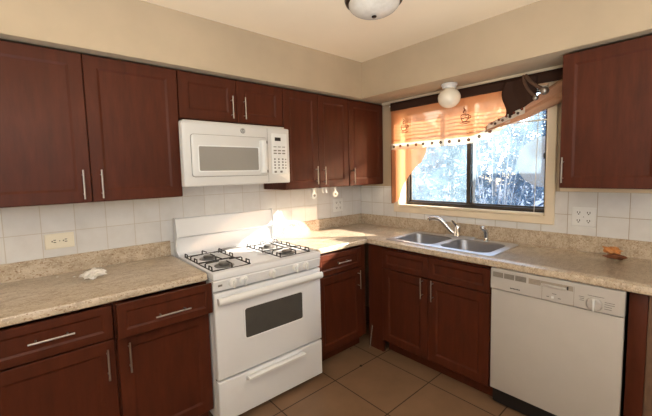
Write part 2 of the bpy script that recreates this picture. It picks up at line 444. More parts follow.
def wall_cab(side, a0, a1, z0, doors, label, end='none'):
    """doors: (a0, a1, handle_a)"""
    c = thing('wall_cabinet', label, 'cabinet', side.p((a0+a1)/2, UF/2, z0))
    carcass(side, c, a0, a1, 0.009 if z0 < 1.5 else 0.009, UF-TD-0.001, z0, ZT, nmid=len(doors) > 1)
    for d0, d1, ha, hz, hl in doors:
        d = slab(side, c, 'door', d0, d1, z0+0.003, ZT-0.006, UF-TD)
        pull(side, d, ha, hz, UF, hl)
    return c
wall_cab(R, -2.925, XR0-0.002, ZU, [(-2.923, -2.4545, -2.488, 1.43, 0.152), (-2.4495, XR0-0.004, -2.406, 1.43, 0.152)], 'two-door cherry wall cabinet above the left worktop')
wall_cab(R, XR0+0.002, XR1-0.002, 1.815, [(XR0+0.004, -1.587, -1.626, 1.912, 0.148), (-1.582, XR1-0.004, -1.532, 1.914, 0.148)], 'short two-door cherry wall cabinet above the microwave')
wall_cab(R, XR1+0.002, -0.4985, ZU, [(XR1+0.004, -0.8555, -0.891, 1.44, 0.15), (-0.8505, -0.5005, -0.806, 1.435, 0.15)], 'tall two-door cherry wall cabinet right of the microwave')
wall_cab(R, -0.4945, -0.012, ZU, [(-0.4925, -0.016, -0.452, 1.425, 0.145)], 'single-door cherry wall cabinet in the corner, sunlit, beside the curtain')
wall_cab(Wn, -2.325, -1.866, ZU, [(-2.323, -1.868, -1.886, 1.44, 0.148)], 'single-door cherry wall cabinet right of the window')

BF = 0.63; BD = BF-TD-0.001
def toe(side, root, a0, a1, d=0.545): 
    m = MB(); side.box(m, a0, a1, d-0.016, d, 0.0, 0.104); return m.obj('toe_kick', 'cherry', root, smooth=False)
BT = 0.872
# left run
c = thing('base_cabinet', 'cherry base cabinet at the far left, drawer closed above its door', 'cabinet', (-2.68, -0.3, 0))
carcass(R, c, -2.915, -2.446, 0.009, BD, 0.104, BT)
toe(R, c, -2.913, -2.448)
d = slab(R, c, 'drawer', -2.911, -2.4505, 0.698, 0.858, BF-TD, SHAKERD); pull(R, d, -2.68, 0.782, BF, 0.16, False)
d = slab(R, c, 'door', -2.911, -2.4505, 0.108, 0.690, BF-TD); pull(R, d, -2.483, 0.585, BF, 0.15)
c = thing('base_cabinet', 'cherry base cabinet left of the range with its drawer pulled slightly open', 'cabinet', (-2.21, -0.3, 0))
carcass(R, c, -2.443, XR0-0.004, 0.009, BD, 0.104, BT)
toe(R, c, -2.441, XR0-0.006)
OP = 0.055
def tilt(co):
    p = Vector((-2.21, -BF-OP, 0.785)); q = co-p; a = math.radians(-0.35)
    return p + Vector((q.x*math.cos(a)-q.z*math.sin(a), q.y, q.x*math.sin(a)+q.z*math.cos(a)))
d = slab(R, c, 'drawer', -2.4405, XR0-0.003, 0.703, 0.868, BF-TD+OP, SHAKERD, tilt=tilt); pull(R, d, -2.193, 0.772, BF+OP, 0.172, False, tilt=tilt)
m = MB()
for a0, a1, d0, d1, z0, z1 in ((-2.40, -2.388, 0.12, BF+OP-TD-0.001, 0.725, 0.82), (-2.035, -2.023, 0.12, BF+OP-TD-0.001, 0.725, 0.82), (-2.388, -2.035, 0.12, 0.132, 0.725, 0.82), (-2.388, -2.035, 0.12, BF+OP-TD-0.001, 0.725, 0.731), (-2.388, -2.035, BF+OP-TD-0.013, BF+OP-TD-0.001, 0.731, 0.82)):
    R.box(m, a0, a1, d0, d1, z0, z1)
m.obj('drawer_box', 'raw_wood', d, smooth=False)
d = slab(R, c, 'door', -2.4385, XR0-0.006, 0.108, 0.690, BF-TD); pull(R, d, -2.391, 0.588, BF, 0.15)
# corner run
c = thing('base_cabinet', 'narrow cherry base cabinet in the corner, right of the range', 'cabinet', (-0.92, -0.3, 0))
carcass(R, c, XR1+0.034, -0.672, 0.009, BD, 0.104, BT)
toe(R, c, XR1+0.036, -0.645)
d = slab(R, c, 'drawer', XR1+0.036, -0.700, 0.698, 0.850, BF-TD, SHAKERD); pull(R, d, -0.915, 0.778, BF, 0.14, False)
d = slab(R, c, 'door', XR1+0.036, -0.700, 0.108, 0.690, BF-TD); pull(R, d, -0.742, 0.60, BF, 0.15)
m = MB(); R.box(m, -0.670, -0.634, BD-0.02, BD, 0.104, BT); m.obj('filler', 'cherry', c, smooth=False)
# sink base
c = thing('sink_base_cabinet', 'wide two-door cherry base cabinet under the sink', 'cabinet', (-0.3, -1.2, 0))
m = MB(); t = 0.018
Wn.box(m, -1.613, -1.613+t, 0.009, BD, 0.104, BT); Wn.box(m, -0.80, -0.80+t, 0.009, BD, 0.104, BT); Wn.box(m, -1.613+t, -0.80, 0.009, BD, 0.104, 0.104+t)
Wn.box(m, -1.613+t, -0.80, BD-0.018, BD, 0.69, 0.71); Wn.box(m, -1.595, -0.80, BD-0.018, BD, 0.855, BT); Wn.box(m, -1.595, -0.80, 0.009, 0.015, 0.122, 0.6)
Wn.box(m, -1.21, -1.175, BD-0.018, BD, 0.122, 0.69)
m.obj('carcass', 'cherry', c, smooth=False)
m = MB(); Wn.box(m, -0.782, -0.632, BD-0.02, BD+0.004, 0.0, BT); m.obj('corner_filler', 'cherry', c, smooth=False)
toe(Wn, c, -1.611, -0.784)
for d0, d1, ha in ((-1.1885, -0.789, -1.150), (-1.609, -1.1935, -1.232)):
    slab(Wn, c, 'drawer_front', d0, d1, 0.704, 0.852, BF-TD, SHAKERD)
    d = slab(Wn, c, 'door', d0, d1, 0.108, 0.696, BF-TD); pull(Wn, d, ha, 0.628, BF, 0.15)
# end panel right of the dishwasher
c = thing('end_panel', 'dark cherry end panel under the worktop, right of the dishwasher', 'cabinet panel', (-0.3, -2.27, 0))
m = MB(); Wn.box(m, -2.300, -2.234, 0.009, BF-0.034, 0.0, BT, 0.002); m.obj('panel', 'cherry', c)
m = MB(); Wn.box(m, -2.345, -2.301, 0.012, BF-0.040, 0.0, BT, 0.002); m.obj('filler_strip', 'raw_wood', c)

# ------------------------------------------------------------------ worktops
def edge_profile(d, thick=0.04):
    return [(-0.001, CT), (-(d-0.012), CT), (-(d-0.004), CT-0.003), (-d, CT-0.011), (-d, CT-thick+0.005), (-(d-0.005), CT-thick), (-0.001, CT-thick)]
wt = thing('worktop', 'speckled tan laminate worktop left of the range', 'worktop', (-2.45, -0.3, CT))
MB().prism([(y, z) for y, z in edge_profile(CD)], 0, -2.93, XR0-0.008).obj('countertop', 'laminate', wt)
def splash_pts(t=0.02): return [(-0.0085, CT+0.0005), (-0.0085, 1.016), (-t+0.003, 1.016), (-t, 1.012), (-t, CT+0.0005)]
MB().prism(splash_pts(), 0, -2.93, -2.052).obj('backsplash', 'laminate', wt)
MB().prism(splash_pts(0.023), 0, -2.051, XR0-0.008).obj('backsplash_end', 'laminate', wt)
# corner L, mitred
def mitre(side, far, label):
    g = thing('worktop', label, 'worktop', (-0.3, -0.3, CT) if side == 'R' else (-0.3, -1.4, CT))
    m = MB(); pr = edge_profile(CD)
    gap = 0.0012
    A = []; B = []
    for d, z in pr:
        # d is negative distance from the wall
        if side == 'R':
            A.append((far, d, z)); B.append((d-gap, d, z))
        else:
            A.append((d, far, z)); B.append((d, d-gap, z))
    m.rings([A, B]); return g, m
g, m = mitre('R', XR1+0.034, 'speckled tan laminate worktop in the sunny corner, right of the range')
m.obj('countertop', 'laminate', g)
MB().prism(splash_pts(), 0, XR1+0.034, -0.0215).obj('backsplash', 'laminate', g)
g, m = mitre('W', -2.75, 'long speckled tan laminate worktop under the window, holding the sink')
ct = m.obj('countertop', 'laminate', g)
MB().prism(splash_pts(), 1, -2.75, -0.0085).obj('backsplash', 'laminate', g)
# cut the sink opening
cb = MB().box((-0.535, -1.562, 0.8), (-0.105, -0.785, 1.0)).obj('cut', 'laminate')
md = ct.modifiers.new('cut', 'BOOLEAN'); md.object = cb; md.operation = 'DIFFERENCE'; md.solver = 'EXACT'
dg = bpy.context.evaluated_depsgraph_get(); me2 = bpy.data.meshes.new_from_object(ct.evaluated_get(dg)); ct.modifiers.clear(); ct.data = me2
bpy.data.objects.remove(cb)

# ------------------------------------------------------------------ sink, tap, sprayer
def rrect(x0, x1, y0, y1, r, z, n=6):
    P = []
    for cx, cy, a0 in ((x1-r, y1-r, 0), (x0+r, y1-r, 90), (x0+r, y0+r, 180), (x1-r, y0+r, 270)):
        for k in range(n+1):
            a = math.radians(a0+90*k/n); P.append((cx+r*math.cos(a), cy+r*math.sin(a), z))
    return P
sink = thing('sink', 'stainless steel double-bowl sink set in the worktop under the window', 'sink', (-0.32, -1.17, CT))
SX0, SX1, SY0, SY1 = -0.566, -0.088, -1.590, -0.757
bowls = [(-0.522, -0.170, -1.150, -0.800), (-0.522, -0.170, -1.545, -1.192)]
m = MB(); bm = m.bm; zt = CT+0.006
out = [bm.verts.new(p) for p in rrect(SX0+0.008, SX1-0.008, SY0+0.008, SY1-0.008, 0.03, zt)]
def loop_edges(V): return [bm.edges.new((V[i], V[(i+1) % len(V)])) for i in range(len(V))]
E_ = loop_edges(out)
for x0, x1, y0, y1 in bowls: E_ += loop_edges([bm.verts.new(p) for p in rrect(x0, x1, y0, y1, 0.07, zt)])
bmesh.ops.triangle_fill(bm, edges=E_, use_beauty=True)
m.rings([rrect(SX0+0.008, SX1-0.008, SY0+0.008, SY1-0.008, 0.03, zt), rrect(SX0+0.002, SX1-0.002, SY0+0.002, SY1-0.002, 0.034, zt-0.002), rrect(SX0, SX1, SY0, SY1, 0.036, CT+0.0006)], False, False)
bmesh.ops.remove_doubles(bm, verts=bm.verts[:], dist=1e-5)
m.obj('rim', 'stainless', sink)
for x0, x1, y0, y1 in bowls:
    m = MB(); L = []
    for ins, z, r in ((0, zt, 0.07), (0.004, zt-0.004, 0.068), (0.008, zt-0.02, 0.066), (0.018, zt-0.14, 0.06), (0.03, zt-0.16, 0.055), (0.06, zt-0.168, 0.045)):
        L.append(rrect(x0+ins, x1-ins, y0+ins, y1-ins, r, z))
    m.rings(L, False, True); b = m.obj('bowl', 'steel_bowl', sink)
    MB().lathe([(0.0, 0.001), (0.02, 0.001), (0.038, 0.003), (0.042, 0.0)], ((x0+x1)/2, (y0+y1)/2, zt-0.168), seg=24).obj('drain', 'chrome', b)
tap = thing('tap', 'chrome single-lever kitchen tap with curved spout behind the sink', 'tap', (-0.125, -1.15, zt))
m = MB(); m.rings([rrect(-0.155, -0.098, -1.290, -1.040, 0.027, zt+0.0005), rrect(-0.155, -0.098, -1.290, -1.040, 0.027, zt+0.006), rrect(-0.148, -0.105, -1.283, -1.047, 0.02, zt+0.012)])
m.obj('base_plate', 'stainless', tap)
TY = -1.145
MB().lathe([(0.030, 0.012), (0.027, 0.03), (0.025, 0.06), (0.025, 0.080), (0.020, 0.092), (0.0, 0.096)], (-0.125, TY, zt), seg=20).obj('body', 'chrome', tap)
def bez(P, n=22):
    o = []
    for i in range(n+1):
        t = i/n; Q = [Vector(p) for p in P]
        while len(Q) > 1: Q = [a.lerp(b, t) for a, b in zip(Q, Q[1:])]
        o.append(Q[0])
    return o
sp = bez([(-0.125, TY+0.01, zt+0.030), (-0.15, TY+0.06, zt+0.028), (-0.165, TY+0.10, zt+0.15), (-0.18, TY+0.13, zt+0.16), (-0.20, TY+0.205, zt+0.138)])
sp += [sp[-1]+Vector((-0.004, 0.006, -0.014))]
MB().tube(sp, [0.0165-0.004*i/len(sp) for i in range(len(sp))], 14).obj('spout', 'chrome', tap)
lv = bez([(-0.125, TY, zt+0.085), (-0.135, TY+0.012, zt+0.105), (-0.155, TY+0.03, zt+0.135)], 8)
MB().tube(lv, [0.014, 0.013, 0.012, 0.0115, 0.011, 0.011, 0.011, 0.0115, 0.010], 10).obj('lever', 'chrome', tap)
spr = thing('sink_sprayer', 'chrome pull-out sprayer standing right of the tap', 'sprayer', (-0.13, -1.372, zt))
MB().lathe([(0.024, 0.0005), (0.024, 0.004), (0.017, 0.012), (0.014, 0.024), (0.0, 0.026)], (-0.13, -1.372, zt), seg=18).obj('base', 'chrome', spr)
MB().tube([(-0.13, -1.372, zt+0.02), (-0.13, -1.371, zt+0.06), (-0.134, -1.366, zt+0.085), (-0.15, -1.352, zt+0.098), (-0.158, -1.345, zt+0.096)], [0.014, 0.017, 0.020, 0.018, 0.015], 12).obj('spray_head', 'chrome', spr)

# ------------------------------------------------------------------ range
rg = thing('gas_range', 'white freestanding gas range with black grates and oven window', 'range', ((XR0+XR1)/2, -0.38, 0))
RX0, RX1 = XR0+0.003, XR1-0.003
m = MB(); m.box((RX0+0.002, -0.655, 0.03), (RX1-0.002, -0.03, 0.875), 0.004); m.obj('body', 'white_enamel', rg)
# cooktop: lip with a sunken well
m = MB()
def cook(i, z): return [(RX0+i, -0.705+i, z), (RX1-i, -0.705+i, z), (RX1-i, -0.09, z), (RX0+i, -0.09, z)]
def cook2(i, j, z): return [(RX0+i, -0.705+j, z), (RX1-i, -0.705+j, z), (RX1-i, -0.12, z), (RX0+i, -0.12, z)]
m.rings([cook(0.004, 0.876), cook(0, 0.882), cook(0, 0.906), cook(0.003, 0.914), cook(0.010, 0.918), cook2(0.022, 0.05, 0.918), cook2(0.034, 0.062, 0.910)])
m.obj('cooktop', 'white_enamel', rg)
# backguard with shaped ends
prof = [(-0.03, 0.876), (-0.03, 1.158), (-0.036, 1.168), (-0.062, 1.172), (-0.078, 1.165), (-0.098, 1.06), (-0.098, 1.044), (-0.090, 1.036), (-0.070, 1.030), (-0.068, 0.95), (-0.080, 0.925), (-0.105, 0.9185), (-0.105, 0.876)]
MB().prism(prof, 0, RX0+0.012, RX1+0.002).obj('backguard', 'white_enamel', rg)
profc = [(-0.028, 0.876), (-0.028, 1.162), (-0.036, 1.172), (-0.066, 1.176), (-0.084, 1.168), (-0.104, 1.06), (-0.104, 1.042), (-0.088, 1.020), (-0.076, 0.98), (-0.082, 0.94), (-0.115, 0.922), (-0.115, 0.876)]
for a, b in ((RX0, RX0+0.012), (RX1+0.002, RX1+0.014)): MB().prism(profc, 0, a, b).obj('backguard_end', 'white_enamel', rg)
MB().box((-1.70, -0.150, 0.9105), (-1.475, -0.128, 0.925), 0.004).obj('oven_vent', 'burner_metal', rg)
m = MB(); m.prism([(-0.60, 0.812), (-0.60, 0.8745), (-0.700, 0.8745), (-0.704, 0.868), (-0.692, 0.812)], 0, RX0, RX1); cp = m.obj('control_panel', 'white_enamel', rg)
MB().box((RX0+0.004, -0.668, 0.806), (RX1-0.004, -0.60, 0.8115)).obj('upper_gap_shade', 'black', rg, smooth=False)  # black strip stands for the shade in the gap above the door
MB().box((RX0+0.004, -0.672, 0.2845), (RX1-0.004, -0.6555, 0.2955)).obj('lower_gap_shade', 'black', rg, smooth=False)  # same painted gap shade, between oven door and drawer
for x in (-1.857, -1.787, -1.593, -1.415, -1.332):
    nrm = Vector((0, -0.98, -0.2)).normalized(); c0 = Vector((x, -0.6975, 0.846))
    m = MB(); m.lathe([(0.0, 0.0), (0.026, 0.0), (0.026, 0.006), (0.022, 0.010), (0.020, 0.014), (0.0, 0.015)], c0, nrm, 22)
    k = m.obj('knob', 'white_plastic', rg)
    m = MB(); m.box((-0.006, -0.0215, 0.0), (0.006, 0.0215, 0.034), 0.003)
    q = nrm.to_track_quat('Z', 'Y').to_matrix()
    for v in m.bm.verts: v.co = c0 + q @ v.co
    m.obj('grip', 'white_plastic', k)
m = MB(); m.box((-1.945, -0.7005, 0.838), (-1.920, -0.692, 0.850), 0.001); m.obj('badge', 'badge_grey', rg)
dp = [(0, 0), (0, 0.040), (0.004, 0.046), (0.012, 0.048)]
m = MB(); m.panel((RX0+0.002, -0.656, 0.296), (1, 0, 0), (0, 0, 1), (0, -1, 0), RX1-RX0-0.004, 0.506, dp); od = m.obj('oven_door', 'white_enamel', rg)
L = [rrect(-1.800+i, -1.362-i, 0.484+i, 0.682-i, 0.014, h) for i, h in ((0, 0.7038), (0.0, 0.707), (0.006, 0.7075), (0.010, 0.7045))]
m = MB(); m.rings([[(p[0], -p[2], p[1]) for p in l] for l in L], False, False); m.obj('window_bezel', 'white_enamel', od)
m = MB(); m.rings([[(p[0], -p[2], p[1]) for p in rrect(-1.793, -1.369, 0.491, 0.675, 0.01, h)] for h in (0.7035, 0.7048)]); m.obj('oven_window', 'oven_glass', od)
m = MB(); m.rings([[(x, -0.728+0.017*math.cos(a)-0.002, 0.762+0.022*math.sin(a)) for a in [2*PI*k/12 for k in range(12)]] for x in (RX0+0.012, RX0+0.018, RX1-0.018, RX1-0.012)])
for x in (RX0+0.03, RX1-0.03): m.box((x-0.016, -0.73, 0.752), (x+0.016, -0.700, 0.776), 0.004)
m.obj('door_handle', 'white_plastic', od)
m = MB(); m.panel((RX0+0.002, -0.656, 0.038), (1, 0, 0), (0, 0, 1), (0, -1, 0), RX1-RX0-0.004, 0.246, dp); dr = m.obj('broiler_drawer', 'white_enamel', rg)
m = MB(); m.prism([(-0.704, 0.236), (-0.704, 0.264), (-0.734, 0.272), (-0.750, 0.266), (-0.750, 0.252), (-0.740, 0.250), (-0.730, 0.257), (-0.716, 0.250), (-0.710, 0.236)], 0, -1.800, -1.385); m.obj('drawer_handle', 'white_plastic', dr)
for x in (RX0+0.05, RX1-0.05):
    for y in (-0.62, -0.1): MB().lathe([(0.018, 0), (0.018, 0.012), (0.01, 0.014), (0.01, 0.035)], (x, y, 0), seg=12).obj('foot', 'black', rg)
for bx in (-1.835, -1.375):
    for by in (-0.30, -0.545):
        b = MB().lathe([(0.060, 0), (0.060, 0.003), (0.052, 0.005), (0.034, 0.006), (0.0, 0.006)], (bx, by, 0.9106), seg=24).obj('burner', 'burner_metal', rg)
        MB().lathe([(0.034, 0.0065), (0.036, 0.016), (0.030, 0.022), (0.0, 0.024)], (bx, by, 0.9106), seg=20).obj('burner_cap', 'burner_metal', b)
    # wire grate over the two burners
    m = MB(); gx0, gx1, gy0, gy1 = bx-0.118, bx+0.118, -0.652, -0.185; r = 0.0042; zb = 0.9195
    m.tube([(gx0, gy0, zb), (gx1, gy0, zb), (gx1, gy1, zb), (gx0, gy1, zb)], r, 6, closed=True)
    ym = (gy0+gy1)/2
    m.tube([(gx0, ym, zb), (gx1, ym, zb)], r, 6)
    def finger(p0, p1):
        p0 = Vector(p0); p1 = Vector(p1); d = (p1-p0)
        a = p0.copy(); a.z = zb; b = p0.copy(); b.z = 0.944; c_ = p1.copy(); c_.z = 0.946; e = p0+d*0.55; e.z = 0.932
        m.tube([a, a.lerp(b, 0.8), b+d*0.08, c_], r, 6)
    for by in (-0.30, -0.545):
        finger((gx0, by, zb), (bx-0.035, by, zb)); finger((gx1, by, zb), (bx+0.035, by, zb))
    for y0, y1 in ((gy0, -0.545-0.035), (ym, -0.545+0.035), (ym, -0.30-0.035), (gy1, -0.30+0.035)): finger((bx, y0, zb), (bx, y1, zb))
    for x in (gx0, gx1):
        for y in (gy0, gy1, ym): m.tube([(x, y-0.0, 0.9105), (x, y, zb)], r, 6)
        for y in (gy0+0.03, gy1-0.03, ym+0.03):
            m.tube([(x, y-0.022, zb), (x, y-0.02, 0.942), (x, y+0.02, 0.942), (x, y+0.022, zb)], r, 6)
    m.obj('grate', 'black_iron', rg)

rg.location.x += 0.006; rg.rotation_euler = (0, 0, math.radians(-1.2))

# ------------------------------------------------------------------ microwave
mw = thing('microwave', 'white over-the-range microwave mounted above the gas range', 'microwave', ((XR0+XR1)/2, -0.2, 1.39))
MX0, MX1, MF, MZ0, MZ1 = -1.998, -1.215, 0.402, 1.394, 1.787
MB().box((XR0+0.004, -0.36, MZ0+0.012), (XR1-0.024, -0.009, MZ1+0.016), 0.003).obj('body', 'appliance_white', mw)
m = MB(); m.box((XR0+0.03, -0.35, MZ0+0.002), (XR1-0.05, -0.05, MZ0+0.013)); m.obj('filter_panel', 'stainless', mw, smooth=False)
def mrect(x0, x1, z0, z1, r, y): return [(p[0], -y, p[1]) for p in rrect(x0, x1, z0, z1, r, 0)]
XS = -1.4035
m = MB(); m.rings([mrect(MX0, MX1, MZ0, MZ1, 0.006, 0.3605), mrect(MX0, MX1, MZ0, MZ1, 0.006, MF-0.012), mrect(MX0+0.004, MX1-0.003, MZ0+0.003, MZ1-0.003, 0.006, MF-0.003), mrect(MX0+0.022, MX1-0.008, MZ0+0.01, MZ1-0.01, 0.006, MF)])
m.obj('front_frame', 'appliance_white', mw)
m = MB(); m.rings([mrect(-1.945, XS-0.008, 1.455, 1.712, 0.018, MF-0.0005), mrect(-1.945, XS-0.008, 1.455, 1.712, 0.018, MF+0.007), mrect(-1.939, XS-0.012, 1.461, 1.706, 0.014, MF+0.010)])
dr = m.obj('door', 'appliance_white', mw)
m = MB(); m.rings([mrect(-1.902, -1.488, 1.490, 1.640, 0.008, MF+0.0095), mrect(-1.902, -1.488, 1.490, 1.640, 0.008, MF+0.0115)]); m.obj('door_window', 'microwave_glass', dr)
m = MB(); m.rings([mrect(-1.910, -1.480, 1.482, 1.648, 0.012, MF+0.0095), mrect(-1.910, -1.480, 1.482, 1.648, 0.012, MF+0.013), mrect(-1.903, -1.487, 1.489, 1.641, 0.008, MF+0.013), mrect(-1.902, -1.488, 1.490, 1.640, 0.008, MF+0.0112)], False, False); m.obj('window_bezel', 'white_plastic', dr)
m = MB(); m.rings([[(x, -(MF+0.010+d), z) for x, d in ((-1.474, 0.0), (-1.472, 0.022), (-1.462, 0.034), (-1.444, 0.034), (-1.434, 0.022), (-1.432, 0.0))] for z in (1.470, 1.476, 1.684, 1.690)]); hd = m.obj('handle', 'white_plastic', dr)
for z in (1.470, 1.672): MB().box((-1.438, -(MF+0.024), z), (-1.418, -(MF+0.0095), z+0.02), 0.002).obj('handle_bracket', 'badge_grey', hd)
m = MB(); m.rings([mrect(-1.948, XS-0.005, 1.452, 1.715, 0.019, MF-0.001), mrect(-1.948, XS-0.005, 1.452, 1.715, 0.019, MF+0.0012)]); m.obj('door_gap_shade', 'badge_grey', dr)  # grey ring drawn as the shaded groove around the door
m = MB(); m.box((XS-0.001, -(MF+0.0006), MZ0+0.008), (XS+0.001, -(MF-0.002), MZ1-0.008)); m.obj('seam', 'print_grey', mw, smooth=False)
m = MB(); m.rings([mrect(-1.372, -1.240, 1.458, 1.748, 0.008, MF-0.0004), mrect(-1.372, -1.240, 1.458, 1.748, 0.008, MF+0.003), mrect(-1.369, -1.243, 1.461, 1.745, 0.006, MF+0.004)])
kp = m.obj('control_panel', 'white_plastic', mw)
MB().box((-1.345, -(MF+0.0055), 1.695), (-1.295, -(MF+0.0036), 1.720)).obj('display', 'black', kp, smooth=False)
for i in range(3):
    for j in range(3):
        if i == 0: MB().box((-1.358+j*0.037, -(MF+0.0052), 1.650), (-1.358+j*0.037+0.026, -(MF+0.0037), 1.656), 0.001).obj('button', 'print_grey', kp)
for i in range(2):
    for j in range(3): MB().box((-1.358+j*0.037, -(MF+0.0052), 1.622-i*0.02), (-1.358+j*0.037+0.026, -(MF+0.0037), 1.631-i*0.02), 0.001).obj('button', 'badge_grey', kp)
for i in range(4):
    for j in range(3): MB().box((-1.356+j*0.034, -(MF+0.0052), 1.560-i*0.021), (-1.356+j*0.034+0.013, -(MF+0.0037), 1.571-i*0.021), 0.002).obj('button', 'print_grey', kp)
    MB().box((-1.262, -(MF+0.0052), 1.560-i*0.021), (-1.250, -(MF+0.0037), 1.568-i*0.021), 0.001).obj('button', 'badge_grey', kp)
for j in range(2): MB().box((-1.356+j*0.05, -(MF+0.0052), 1.468), (-1.356+j*0.05+0.02, -(MF+0.0037), 1.482), 0.003).obj('button', 'print_grey', kp)
bd = MB().lathe([(0, 0.0), (0.017, 0.0), (0.017, 0.003), (0.014, 0.004), (0, 0.004)], (-1.594, -MF, 1.752), (0, -1, 0), 24).obj('badge', 'badge_grey', mw)
m = MB()
def ring_arc(cx, cz, r, a0, a1, n=10): return [(cx+r*math.cos(math.radians(a0+(a1-a0)*k/n)), -(MF+0.0045), cz+r*math.sin(math.radians(a0+(a1-a0)*k/n))) for k in range(n+1)]
m.tube(ring_arc(-1.594, 1.752, 0.0135, 0, 360, 20)[:-1], 0.0008, 4, closed=True)
m.tube(ring_arc(-1.599, 1.752, 0.005, 40, 330), 0.0009, 4); m.tube([(-1.594, -(MF+0.0045), 1.749), (-1.594, -(MF+0.0045), 1.743), (-1.599, -(MF+0.0045), 1.742)], 0.0009, 4)
m.tube(ring_arc(-1.588, 1.752, 0.005, 60, 310), 0.0009, 4); m.tube([(-1.593, -(MF+0.0045), 1.752), (-1.583, -(MF+0.0045), 1.753)], 0.0009, 4)
m.obj('monogram', 'white_plastic', bd)

# ------------------------------------------------------------------ dishwasher
dw = thing('dishwasher', 'white built-in dishwasher with dial control and dark toe kick', 'dishwasher', (-0.33, -1.92, 0))
DY0, DY1 = -2.225, -1.620
MB().box((-0.60, DY0+0.006, 0.02), (-0.03, DY1-0.006, 0.862)).obj('body', 'black', dw, smooth=False)
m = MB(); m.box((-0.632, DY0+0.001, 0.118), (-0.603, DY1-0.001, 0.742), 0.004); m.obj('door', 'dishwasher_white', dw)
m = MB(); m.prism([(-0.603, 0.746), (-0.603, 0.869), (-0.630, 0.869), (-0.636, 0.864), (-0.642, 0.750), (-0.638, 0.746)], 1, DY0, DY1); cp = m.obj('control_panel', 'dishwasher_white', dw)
m = MB(); m.box((-0.575, DY0+0.002, 0.0), (-0.56, DY1-0.002, 0.115)); m.obj('toe_kick', 'black', dw, smooth=False)
def cpx(z): return -0.636-(0.864-z)*0.0526
def onpanel(name, y0, y1, z0, z1, mat, h=0.0015, par=None, bev=0):
    m = MB(); A = [(cpx(z)-h*k, y, z) for k in (0,) for y, z in ((y0, z0), (y1, z0), (y1, z1), (y0, z1))]
    B = [(x-h, y, z) for x, y, z in A]; A = [(x+0.001, y, z) for x, y, z in A]; m.rings([A, B]); return m.obj(name, mat, par or cp, smooth=False)
for y1, y0 in ((-1.632, -1.688), (-1.694, -1.748), (-1.754, -1.810)):
    v = onpanel('vent', y0, y1, 0.818, 0.848, 'badge_grey', 0.0006)
    for k in range(4): onpanel('vent_louvre', y0+0.003, y1-0.003, 0.8205+k*0.0072, 0.8225+k*0.0072, 'dishwasher_grey', 0.0016, v)
onpanel('vent_strip', -1.879, -1.822, 0.818, 0.848, 'dishwasher_grey', 0.0008)
hp = onpanel('handle_pocket', -2.026, -1.880, 0.822, 0.848, 'dishwasher_grey', 0.0006)
m = MB(); m.box((cpx(0.825)-0.010, -2.000, 0.822), (cpx(0.825)-0.0006, -1.884, 0.836), 0.003); m.obj('door_pull', 'dishwasher_white', hp)
onpanel('pocket_end', -2.006, -2.000, 0.826, 0.842, 'black', 0.004, hp)
for y in (-1.888, -2.030): onpanel('seam', y-0.001, y+0.001, 0.748, 0.822 if y > -2 else 0.850, 'dishwasher_grey', 0.0006)
onpanel('upper_strip', -2.215, -2.036, 0.822, 0.852, 'dishwasher_grey', 0.0004) if False else None
for k in range(7): onpanel('maker_mark', -1.779+k*0.0075, -1.7735+k*0.0075, 0.766, 0.772, 'black', 0.0008)
onpanel('switch_print', -1.955, -1.935, 0.788, 0.791, 'print_grey', 0.0008)
sw = onpanel('cycle_switch', -1.955, -1.925, 0.766, 0.776, 'dishwasher_white', 0.003)
onpanel('switch_slider', -1.944, -1.934, 0.766, 0.777, 'white_plastic', 0.007, sw)
onpanel('switch_print', -1.975, -1.962, 0.768, 0.772, 'print_grey', 0.0008); onpanel('switch_print', -1.922, -1.910, 0.768, 0.772, 'print_grey', 0.0008)
dc = Vector((cpx(0.782), -2.113, 0.782)); dn = Vector((-1, 0, -0.0526)).normalized()
k = MB().lathe([(0, 0.0), (0.034, 0.0), (0.033, 0.008), (0.027, 0.014), (0.0, 0.015)], dc, dn, 26).obj('dial', 'dishwasher_white', cp)
m = MB(); m.box((-0.005, -0.029, 0.004), (0.005, 0.029, 0.026), 0.003); q = dn.to_track_quat('Z', 'X').to_matrix()
for v in m.bm.verts:
    c_ = v.co.copy(); v.co = dc + dn*c_.z + Vector((0, 1, 0))*c_.x + Vector((0, 0, 1))*c_.y
m.obj('dial_grip', 'white_plastic', k)
for z in (0.806, 0.797, 0.788):
    onpanel('dial_print', -2.072, -2.050-0.004*(z < 0.8), z, z+0.0025, 'print_grey', 0.0008)
for z in (0.800, 0.790, 0.779, 0.768): onpanel('dial_print', -2.190+0.01*(z < 0.785), -2.152, z, z+0.0025, 'print_grey', 0.0008)
onpanel('dial_print', -2.15, -2.085, 0.820, 0.8225, 'print_grey', 0.0008)

# ------------------------------------------------------------------ curtain, blind
bl = thing('window_blind', 'white horizontal blind lowered behind the curtain valance', 'blind', (0.03, -1.1, 2.0))
MB().box((0.01, WY0+0.012, 2.005), (0.05, WY1-0.012, 2.044), 0.003).obj('headrail', 'slat_white', bl)
k = 0; z = 1.992
while z > 1.80:
    m = MB()
    def f(u, v, z=z):
        a = (u-0.5)*0.025; return (0.03+a, WY0+0.014+v*(WY1-WY0-0.028), z+a*0.12+0.0015*(1-(2*u-1)**2))
    m.grid(f, 4, 1); m.obj('slat', 'slat_white', bl, solid=0.0008); z -= 0.0285; k += 1
MB().box((0.018, WY0+0.014, 1.782), (0.042, WY1-0.014, 1.792), 0.003).obj('bottom_rail', 'slat_white', bl)
MB().tube([(0.01, -1.655, 2.0), (0.006, -1.652, 1.7), (0.002, -1.648, 1.4), (-0.002, -1.645, 1.144)], 0.0022, 6).obj('cord', 'slat_white', bl)
MB().tube([(0.012, -1.44, 2.0), (0.05, -1.43, 1.6), (0.075, -1.425, 1.24), (0.08, -1.425, 1.145)], 0.0028, 6).obj('wand', 'slat_white', bl) if False else None
